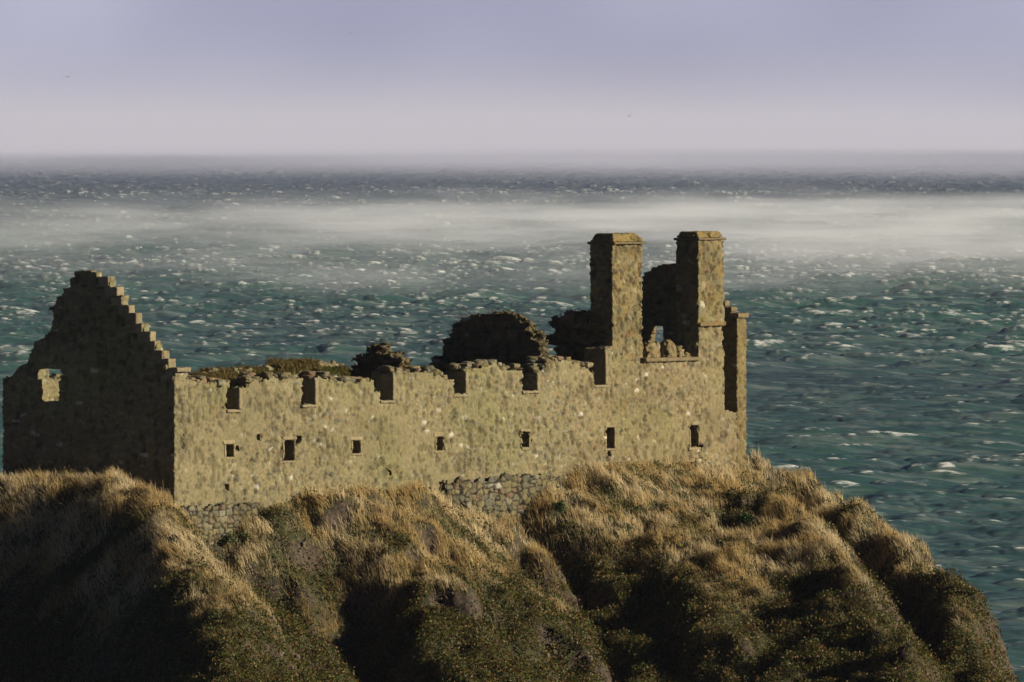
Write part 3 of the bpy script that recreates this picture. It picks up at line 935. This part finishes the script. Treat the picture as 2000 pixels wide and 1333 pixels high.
def shrub(px, py, r, label, col, nleaf=700):
    g = ground_at_px(px, py)
    e_ = empty("shrub", g); tag(e_, label, "shrub", group="green shrubs on the slope", kind="thing")
    tips = []
    vs, fs, off = [], [], 0
    for k in range(7):
        a = random.uniform(0, 6.28); d = np.array([math.cos(a)*.6, math.sin(a)*.6-.2, random.uniform(.5, 1)])
        mid = g+d*r*.5; tip = g+d*r*random.uniform(.8, 1.1)
        v, f = tube([g-np.array([0, 0, .05]), mid, tip], [.012, .009, .004]); vs.append(v); fs.append(f+off); off += len(v)
        tips += [mid, tip, (mid+tip)/2]
    vs = np.concatenate(vs)
    mesh_obj("stem", vs, [np.concatenate(fs)], M_LEAF, e_, color=np.tile([.09, .06, .03], (len(vs), 1)))
    tips = np.array(tips)
    c = tips[rng.integers(0, len(tips), nleaf//4)]+rng.normal(0, r*.2, (nleaf//4, 3))
    a, b_, c_ = leaves(c, .04, 4, r*.12, np.tile(col, (len(c), 1)))
    mesh_obj("foliage", a, b_, M_LEAF, e_, color=c_, smooth=False)
shrub(447, 1068, .32, "grey-green bushy shrub in the gully just below the castle corner", np.array([.12, .14, .05]))
shrub(478, 1062, .30, "paler shrub touching the grey-green one below the castle corner", np.array([.17, .18, .07]))
shrub(1457, 1022, .26, "dark green round shrub alone on the right-hand slope under the far chimney", np.array([.03, .065, .012]))
shrub(1092, 1000, .28, "mid-green shrub beside the open-jointed foundation stones under the middle of the wall", np.array([.08, .115, .035]))
shrub(1222, 1040, .22, "small pale green shrub on the shaded flank below the left-hand chimney", np.array([.14, .16, .07]), 450)

def stalk(px, py, dx, dz, label, branch=True, group="dead stalks on the right-hand slope"):
    g = ground_at_px(px, py)
    s = 1/58.0
    tip = g+np.array([dx*s, -.05, dz*s])
    mid = (g+tip)/2+np.array([.04, 0, .03])
    v, f = tube([g-np.array([0, 0, .05]), mid, tip], [.022, .018, .01], 6)
    vs, fs, off = [v], [f], len(v)
    if branch:
        for t, bx, bz in ((.55, .16, .2), (.75, -.14, .16), (.7, .2, .05)):
            p = g*(1-t)+tip*t
            v, f = tube([p, p+np.array([bx*.5, 0, bz*.6]), p+np.array([bx, 0, bz])], [.013, .01, .006], 5)
            vs.append(v); fs.append(f+off); off += len(v)
    vs = np.concatenate(vs)
    o = mesh_obj("dead_stalk", vs, [np.concatenate(fs)], M_GRASS, color=np.tile([.5, .41, .25], (len(vs), 1)), origin=g)
    tag(o, label, "dead stalk", group, "thing")
stalk(1378, 950, -2, 44, "pale upright dead stalk under the far chimney, left one of a close pair")
stalk(1396, 958, 10, 50, "pale dead stalk leaning to the right beside the upright one under the far chimney")
stalk(1420, 958, 34, 18, "pale bent dead stalk arching low to the right of the leaning pair", False)
stalk(1306, 1000, 0, 32, "short upright dead stalk on the slope below the chimneys, apart from the others", False)
stalk(1478, 1056, 24, 24, "pale dead stalk lying slantwise on the slope below the dark green round shrub", False)

# ------------------------------------------------------------------ the sea (wind waves from a directional spectrum)
def ocean_tile(n, size, lo, hi, hs, wdir, spread, seed, lp):
    r = np.random.default_rng(seed)
    k1 = 2*np.pi*np.fft.fftfreq(n, size/n)
    kx, ky = np.meshgrid(k1, k1, indexing='ij')
    k = np.hypot(kx, ky); k[0, 0] = 1e-6
    lam = 2*np.pi/k
    kp = 2*np.pi/lp
    S_ = k**-4*np.exp(-1.25*(kp/k)**2)
    cosd = (kx*math.cos(wdir)+ky*math.sin(wdir))/k
    D = np.where(cosd > 0, np.abs(cosd)**spread, .04*np.abs(cosd)**spread)
    S_ = S_*D*((lam < hi) & (lam > lo))
    A = np.sqrt(S_)*(r.normal(size=(n, n))+1j*r.normal(size=(n, n)))
    A[0, 0] = 0
    h = np.fft.ifft2(A).real
    sc = hs/4/h.std()
    A = A*sc
    h = np.fft.ifft2(A).real
    dx = np.fft.ifft2(1j*kx/k*A).real; dy = np.fft.ifft2(1j*ky/k*A).real
    ch = 1.0
    jxx = 1+ch*np.fft.ifft2(-kx*kx/k*A).real; jyy = 1+ch*np.fft.ifft2(-ky*ky/k*A).real; jxy = ch*np.fft.ifft2(-kx*ky/k*A).real
    J = jxx*jyy-jxy**2
    return h, -dx*ch, -dy*ch, J

WD = math.radians(118)
TA = (1024, 820.0, ocean_tile(1024, 820.0, 6, 300, 2.9, WD, 3, 1, 46.0))
TB = (1024, 233.0, ocean_tile(1024, 233.0, 1.0, 14, .95, WD+.25, 2, 2, 11.0))

def sample(T, x, y, rot=0.0):
    n, size, F = T
    c, s = math.cos(rot), math.sin(rot)
    xr = (x*c+y*s)/size*n; yr = (-x*s+y*c)/size*n
    x0 = np.floor(xr).astype(int); y0 = np.floor(yr).astype(int)
    fx = xr-x0; fy = yr-y0
    x0 %= n; y0 %= n; x1 = (x0+1) % n; y1 = (y0+1) % n
    out = []
    for A in F:
        out.append(A[x0, y0]*(1-fx)*(1-fy)+A[x1, y0]*fx*(1-fy)+A[x0, y1]*(1-fx)*fy+A[x1, y1]*fx*fy)
    h, dx, dy, J = out
    return h, dx*c-dy*s, dx*s+dy*c, J

rows = [300.0]
while rows[-1] < 90000:
    y = rows[-1]
    rows.append(y+max(12.0 if y < 980 else 1.35, (y/2000.)**1.9*1.25 if y < 12000 else y*.0075))
rows = np.array(rows)
amax = math.atan(1000/FPX)
aa = np.concatenate([np.linspace(-.5, -amax*1.9, 60)[:-1], np.linspace(-amax*1.9, -amax*1.08, 50)[:-1], np.linspace(-amax*1.08, amax*1.08, 620), np.linspace(amax*1.08, amax*1.9, 50)[1:], np.linspace(amax*1.9, .5, 60)[1:]])
R, A_ = np.meshgrid(rows, aa, indexing='ij')
# jitter the grid so that nothing lines up
R = R*1.0
sxx = R*np.tan(A_); syy = R.copy()
fa = 1-sstep(30000, 70000, syy)
hA, dxA, dyA, JA = sample(TA, sxx, syy, .0)
hB, dxB, dyB, JB = sample(TB, sxx+hA*3, syy, .31)
gust = fbm(sxx/260., syy/700., None, 3, 801)
kb = (.8+.5*gust)
lee = .5+.5*sstep(1000, 3600, syy)
hA = hA*lee; dxA = dxA*lee; dyA = dyA*lee
hA = hA*(1+.35*sstep(6000, 14000, syy))
Xs = sxx+(dxA+dxB*.9)*fa; Ys = syy+(dyA+dyB*.9)*fa; Zs = (hA+hB*kb*(.35+.65*lee))*fa
JJ = (1-JA)*(.45+.55*lee)+(1-JB)*.78
crest = sstep(.4, 1.6, hA+hB)
off = sstep(7000, 13000, syy)
foam = np.clip(JJ*(1.0+.15*off)+.03*off+.22*crest-.47+.3*gust, 0, 1)
foam = np.clip(foam*1.5, 0, .85)*(1-.3*off)
print("sea", R.shape, "foam mean", foam.mean())
nr, nc = R.shape
idx = np.arange(nr*nc).reshape(nr, nc)
Q = np.stack([idx[:-1, :-1].ravel(), idx[:-1, 1:].ravel(), idx[1:, 1:].ravel(), idx[1:, :-1].ravel()], 1)

m, nt, b = new_mat("storm_sea"); L = nt.links.new
geo = node(nt, "ShaderNodeNewGeometry")
fo = node(nt, "ShaderNodeAttribute", attribute_name="foam")
mp = node(nt, "ShaderNodeMapping"); mp.inputs["Scale"].default_value = (.0035, .0006, 0); L(geo.outputs["Position"], mp.inputs["Vector"])
nb = node(nt, "ShaderNodeTexNoise", Scale=1.0, Detail=4.0, Roughness=.55); L(mp.outputs[0], nb.inputs["Vector"])
cr = node(nt, "ShaderNodeValToRGB")
cr.color_ramp.elements[0].position = .36; cr.color_ramp.elements[0].color = (.026, .092, .066, 1)
cr.color_ramp.elements[1].position = .64; cr.color_ramp.elements[1].color = (.034, .066, .068, 1)
L(nb.outputs["Fac"], cr.inputs[0])
skyt = node(nt, "ShaderNodeAttribute", attribute_name="sky_tint")  # sky reflection on the distant water, painted as a bluer base colour
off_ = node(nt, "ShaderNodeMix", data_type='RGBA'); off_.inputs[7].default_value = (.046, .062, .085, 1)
L(skyt.outputs["Fac"], off_.inputs["Factor"]); L(cr.outputs[0], off_.inputs[6])
# foam broken by fine noise
mp2 = node(nt, "ShaderNodeMapping"); mp2.inputs["Scale"].default_value = (.7, 1.5, 1.1); L(geo.outputs["Position"], mp2.inputs["Vector"])
nf = node(nt, "ShaderNodeTexNoise", Scale=1.0, Detail=6.0, Roughness=.7); L(mp2.outputs[0], nf.inputs["Vector"])
sub = node(nt, "ShaderNodeMath", operation='SUBTRACT'); sub.inputs[1].default_value = .5; L(nf.outputs["Fac"], sub.inputs[0])
mad = node(nt, "ShaderNodeMath", operation='MULTIPLY_ADD'); mad.inputs[1].default_value = 2.3; L(sub.outputs[0], mad.inputs[0]); L(fo.outputs["Fac"], mad.inputs[2])
fr = node(nt, "ShaderNodeMapRange", interpolation_type='SMOOTHSTEP'); fr.inputs[1].default_value = .26; fr.inputs[2].default_value = 1.0
L(mad.outputs[0], fr.inputs[0])
mix = node(nt, "ShaderNodeMix", data_type='RGBA'); mix.inputs[7].default_value = (.62, .64, .60, 1)
mp4 = node(nt, "ShaderNodeMapping"); mp4.inputs["Scale"].default_value = (.045, .22, .15); mp4.inputs["Rotation"].default_value = (0, 0, .06); L(geo.outputs["Position"], mp4.inputs["Vector"])
nv = node(nt, "ShaderNodeTexNoise", Scale=1.0, Detail=7.0, Roughness=.72); L(mp4.outputs[0], nv.inputs["Vector"])
vr = node(nt, "ShaderNodeMapRange", interpolation_type='SMOOTHSTEP'); vr.inputs[1].default_value = .44; vr.inputs[2].default_value = .68; vr.inputs[4].default_value = .75; L(nv.outputs["Fac"], vr.inputs[0])
veil = node(nt, "ShaderNodeMix", data_type='RGBA'); veil.inputs[7].default_value = (.17, .21, .19, 1)
L(vr.outputs[0], veil.inputs["Factor"]); L(off_.outputs[2], veil.inputs[6])
L(fr.outputs[0], mix.inputs["Factor"]); L(veil.outputs[2], mix.inputs[6]); L(mix.outputs[2], b.inputs["Base Color"])
rr = node(nt, "ShaderNodeMapRange"); rr.inputs[3].default_value = .32; rr.inputs[4].default_value = .9; L(fr.outputs[0], rr.inputs[0]); L(rr.outputs[0], b.inputs["Roughness"])
b.inputs["IOR"].default_value = 1.33
b.inputs["Specular IOR Level"].default_value = .4
mp3 = node(nt, "ShaderNodeMapping"); mp3.inputs["Scale"].default_value = (.34, .9, .3); L(geo.outputs["Position"], mp3.inputs["Vector"])
nw = node(nt, "ShaderNodeTexNoise", Scale=1.0, Detail=5.0, Roughness=.6); L(mp3.outputs[0], nw.inputs["Vector"])
bp = node(nt, "ShaderNodeBump", Strength=.4, Distance=.5); L(nw.outputs["Fac"], bp.inputs["Height"]); L(bp.outputs["Normal"], b.inputs["Normal"])
sea = mesh_obj("sea", np.stack([Xs.ravel(), Ys.ravel(), Zs.ravel()], 1), [Q], m, attrs={"foam": foam.ravel(), "sky_tint": sstep(4500, 12000, syy).ravel()})
tag(sea, "storm-whipped green sea with whitecaps", "sea", kind="structure")

# ------------------------------------------------------------------ air: even haze and banks of spindrift
def box_mesh(name, x0, x1, y0, y1, z0, z1, mat):
    v = np.array([[x, y, z] for x in (x0, x1) for y in (y0, y1) for z in (z0, z1)], float)
    f = np.array([[0, 1, 3, 2], [4, 6, 7, 5], [0, 4, 5, 1], [2, 3, 7, 6], [0, 2, 6, 4], [1, 5, 7, 3]])
    return mesh_obj(name, v, [f], mat, smooth=False)

def volume_mat(name, color, density, aniso=0.0):
    m = bpy.data.materials.new(name); m.use_nodes = True
    nt = m.node_tree
    nt.nodes.remove(nt.nodes["Principled BSDF"])
    v = nt.nodes.new("ShaderNodeVolumePrincipled")
    v.inputs["Color"].default_value = (*color, 1); v.inputs["Density"].default_value = density
    v.inputs["Anisotropy"].default_value = aniso
    nt.links.new(v.outputs[0], nt.nodes["Material Output"].inputs["Volume"])
    return m, nt, v
mh, _, _ = volume_mat("sea_haze", (.70, .79, 1.0), HAZE_D := 1.3e-5)
hz = box_mesh("haze", -48000, 48000, -60, 91000, -6, 105, mh)
tag(hz, "pale sea haze thickening towards the horizon", "haze", kind="stuff")

def spray_bank(x0, x1, y0, y1, z1, dens, sx, sy, xbias, label, seed, hfall, core=.12, tone=(.95, .97, 1.0), wobble=1.7, sz=.16):
    m, nt, v = volume_mat("spindrift", tone, 0.0)
    L = nt.links.new
    tc = node(nt, "ShaderNodeTexCoord"); geo = tc.outputs["Object"]
    sp_ = node(nt, "ShaderNodeSeparateXYZ"); L(geo, sp_.inputs[0])
    mp = node(nt, "ShaderNodeMapping"); mp.inputs["Scale"].default_value = (sx, sy, sz); mp.inputs["Location"].default_value = (seed, seed*1.7, 0); L(geo, mp.inputs["Vector"])
    n = node(nt, "ShaderNodeTexNoise", Scale=1.0, Detail=5.0, Roughness=.62); L(mp.outputs[0], n.inputs["Vector"])
    r = node(nt, "ShaderNodeMapRange", interpolation_type='SMOOTHSTEP'); r.inputs[1].default_value = .38; r.inputs[2].default_value = .68; L(n.outputs["Fac"], r.inputs[0])
    # thins with height
    hz_ = node(nt, "ShaderNodeMapRange", interpolation_type='SMOOTHERSTEP'); hz_.inputs[1].default_value = z1; hz_.inputs[2].default_value = hfall; hz_.inputs[3].default_value = 0; hz_.inputs[4].default_value = 1
    L(sp_.outputs[2], hz_.inputs[0])
    # fades out at its near and far edge and towards one side
    mpl = node(nt, "ShaderNodeMapping"); mpl.inputs["Scale"].default_value = (sx*.9, sy*.9, 0); mpl.inputs["Location"].default_value = (seed*2.1, seed*.7, 0); L(geo, mpl.inputs["Vector"])
    nlo = node(nt, "ShaderNodeTexNoise", Scale=1.0, Detail=3.0, Roughness=.6); L(mpl.outputs[0], nlo.inputs["Vector"])
    ym, yh = (y0+y1)/2, (y1-y0)/2
    ya = node(nt, "ShaderNodeMath", operation='SUBTRACT'); L(sp_.outputs[1], ya.inputs[0]); ya.inputs[1].default_value = ym+yh*wobble/2
    yb = node(nt, "ShaderNodeMath", operation='ABSOLUTE'); wob = node(nt, "ShaderNodeMath", operation='MULTIPLY_ADD'); wob.inputs[1].default_value = yh*wobble; L(nlo.outputs["Fac"], wob.inputs[0]); L(ya.outputs[0], wob.inputs[2])
    L(wob.outputs[0], yb.inputs[0])
    yr = node(nt, "ShaderNodeMapRange", interpolation_type='SMOOTHSTEP'); yr.inputs[1].default_value = yh; yr.inputs[2].default_value = yh*core; L(yb.outputs[0], yr.inputs[0])
    xr = node(nt, "ShaderNodeMapRange", interpolation_type='SMOOTHSTEP'); xr.inputs[1].default_value = xbias[0]; xr.inputs[2].default_value = xbias[1]; xr.inputs[3].default_value = xbias[2]; xr.inputs[4].default_value = 1.0
    L(sp_.outputs[0], xr.inputs[0])
    cur = r.outputs[0]
    for o in (hz_.outputs[0], yr.outputs[0], xr.outputs[0]):
        mm = node(nt, "ShaderNodeMath", operation='MULTIPLY'); L(cur, mm.inputs[0]); L(o, mm.inputs[1]); cur = mm.outputs[0]
    mm = node(nt, "ShaderNodeMath", operation='MULTIPLY'); L(cur, mm.inputs[0]); mm.inputs[1].default_value = dens
    L(mm.outputs[0], v.inputs["Density"])
    o = box_mesh("sea_spray", x0, x1, y0, y1, -2, z1, m)
    tag(o, label, "sea spray", group="banks of spindrift over the sea", kind="stuff")
spray_bank(-900, 900, 3200, 7900, 19, .0032, .013, .0022, (-200, 170, .3), "white bank of wind-blown spray crossing the sea behind the chimney tops", 3.3, 2.0)
spray_bank(-9000, 9000, 9500, 90500, 170, .00045, .0004, .00012, (-800, 900, .6), "thin white spray veiling the sea just below the horizon", 8.1, 3.0, .80, (.83, .83, 1.0), .10, .003)

# ------------------------------------------------------------------ three sea birds far off
def gull(px, py, Y, bank, label, span=1.1):
    p = at(px, py, Y)
    e_ = empty("sea_bird", p); tag(e_, label, "bird", "sea birds in flight", "thing")
    M_B = bpy.data.materials.get("bird_plumage")
    if M_B is None:
        M_B, nt, b = new_mat("bird_plumage"); b.inputs["Base Color"].default_value = (.2, .2, .22, 1)
    t = np.linspace(-1, 1, 9)
    v, f = tube([p+np.array([a*.2, 0, 0]) for a in t], [.005+.055*math.sqrt(max(0, 1-a*a))*(1.1 if a > 0 else .9) for a in t], 8)
    mesh_obj("body", v, [f], M_B, e_)
    for s in (-1, 1):
        rows_ = []
        for k in np.linspace(0, 1, 7):
            y = s*k*span/2; z = .12*math.sin(k*2.4)+s*k*bank*.4
            ch = .16*(1-.75*k); sw = -.12*k*k
            rows_.append([[sw+ch/2, y*.8, z], [sw, y*.8, z+.015], [sw-ch/2, y*.8, z]])
        g = np.array(rows_).reshape(-1, 3)[:, [1, 0, 2]]
        F = []
        for i in range(6):
            for j in range(2):
                F.append([i*3+j, i*3+j+1, i*3+j+4, i*3+j+3])
        mesh_obj("wing", g+p, [np.array(F)], M_B, e_)
gull(132, 150, 1500, .5, "tiny dark sea bird gliding with banked wings in the upper left of the sky", .75)
gull(685, 66, 1900, .1, "faint small sea bird highest in the sky above the long wall", .65)
gull(1229, 227, 1300, .9, "tiny dark sea bird above the horizon over the chimneys", .7)

# ------------------------------------------------------------------ light
SUN_AZ = math.radians(-11)      # measured from +X towards +Y
SUN_EL = math.radians(19)
sdir = Vector((math.cos(SUN_AZ)*math.cos(SUN_EL), math.sin(SUN_AZ)*math.cos(SUN_EL), math.sin(SUN_EL)))
sl = bpy.data.lights.new("sun", 'SUN'); sl.energy = 5.0; sl.angle = math.radians(.5); sl.color = (1.0, .89, .73)
so = bpy.data.objects.new("sun", sl); COL.objects.link(so)
so.rotation_euler = sdir.to_track_quat('Z', 'Y').to_euler()
so.location = (60, 480, 120)

wd = bpy.data.worlds.new("World"); bpy.context.scene.world = wd; wd.use_nodes = True
nt = wd.node_tree
sky = nt.nodes.new("ShaderNodeTexSky"); sky.sky_type = 'NISHITA'; sky.sun_disc = False
sky.sun_elevation = SUN_EL; sky.sun_rotation = math.pi/2-SUN_AZ
sky.altitude = 0; sky.air_density = .12; sky.dust_density = .2; sky.ozone_density = 3.0
bg = nt.nodes["Background"]; bg.inputs["Strength"].default_value = .05
# low pale lavender band added round the horizon to brighten the visible sky
tc = nt.nodes.new("ShaderNodeTexCoord"); L = nt.links.new
spx = nt.nodes.new("ShaderNodeSeparateXYZ"); L(tc.outputs["Generated"], spx.inputs[0])
mp = nt.nodes.new("ShaderNodeMapping"); mp.inputs["Scale"].default_value = (25, 25, 40); L(tc.outputs["Generated"], mp.inputs["Vector"])
nz = nt.nodes.new("ShaderNodeTexNoise"); nz.inputs["Scale"].default_value = 1.0; nz.inputs["Detail"].default_value = 2.0; L(mp.outputs[0], nz.inputs["Vector"])
cc = nt.nodes.new("ShaderNodeValToRGB"); L(nz.outputs["Fac"], cc.inputs[0])
cc.color_ramp.elements[0].position = .35; cc.color_ramp.elements[0].color = (.195, .198, .285, 1)
cc.color_ramp.elements[1].position = .65; cc.color_ramp.elements[1].color = (.30, .30, .385, 1)
cs = nt.nodes.new("ShaderNodeMix"); cs.data_type = 'RGBA'; cs.blend_type = 'MULTIPLY'; cs.inputs["Factor"].default_value = 1; cs.inputs[7].default_value = (20, 20, 20, 1)
L(cc.outputs[0], cs.inputs[6])
bk = nt.nodes.new("ShaderNodeMapRange"); bk.interpolation_type = 'SMOOTHSTEP'; bk.inputs[1].default_value = .045; bk.inputs[2].default_value = .012; L(spx.outputs[2], bk.inputs[0])
wm = nt.nodes.new("ShaderNodeMix"); wm.data_type = 'RGBA'; L(bk.outputs[0], wm.inputs["Factor"]); L(sky.outputs[0], wm.inputs[6]); L(cs.outputs[2], wm.inputs[7])
L(wm.outputs[2], bg.inputs["Color"])

sc = bpy.context.scene
sc.view_settings.view_transform = 'Standard'; sc.view_settings.look = 'None'
sc.view_settings.exposure = 0.63; sc.view_settings.gamma = 1
sc.render.engine = 'CYCLES'
cy = sc.cycles
cy.use_denoising = True
try: cy.denoiser = 'OPENIMAGEDENOISE'
except Exception: pass
cy.max_bounces = 5; cy.diffuse_bounces = 2; cy.glossy_bounces = 2; cy.transmission_bounces = 2; cy.volume_bounces = 4
cy.volume_step_rate = 2.0; cy.volume_max_steps = 128
cy.sample_clamp_indirect = 4
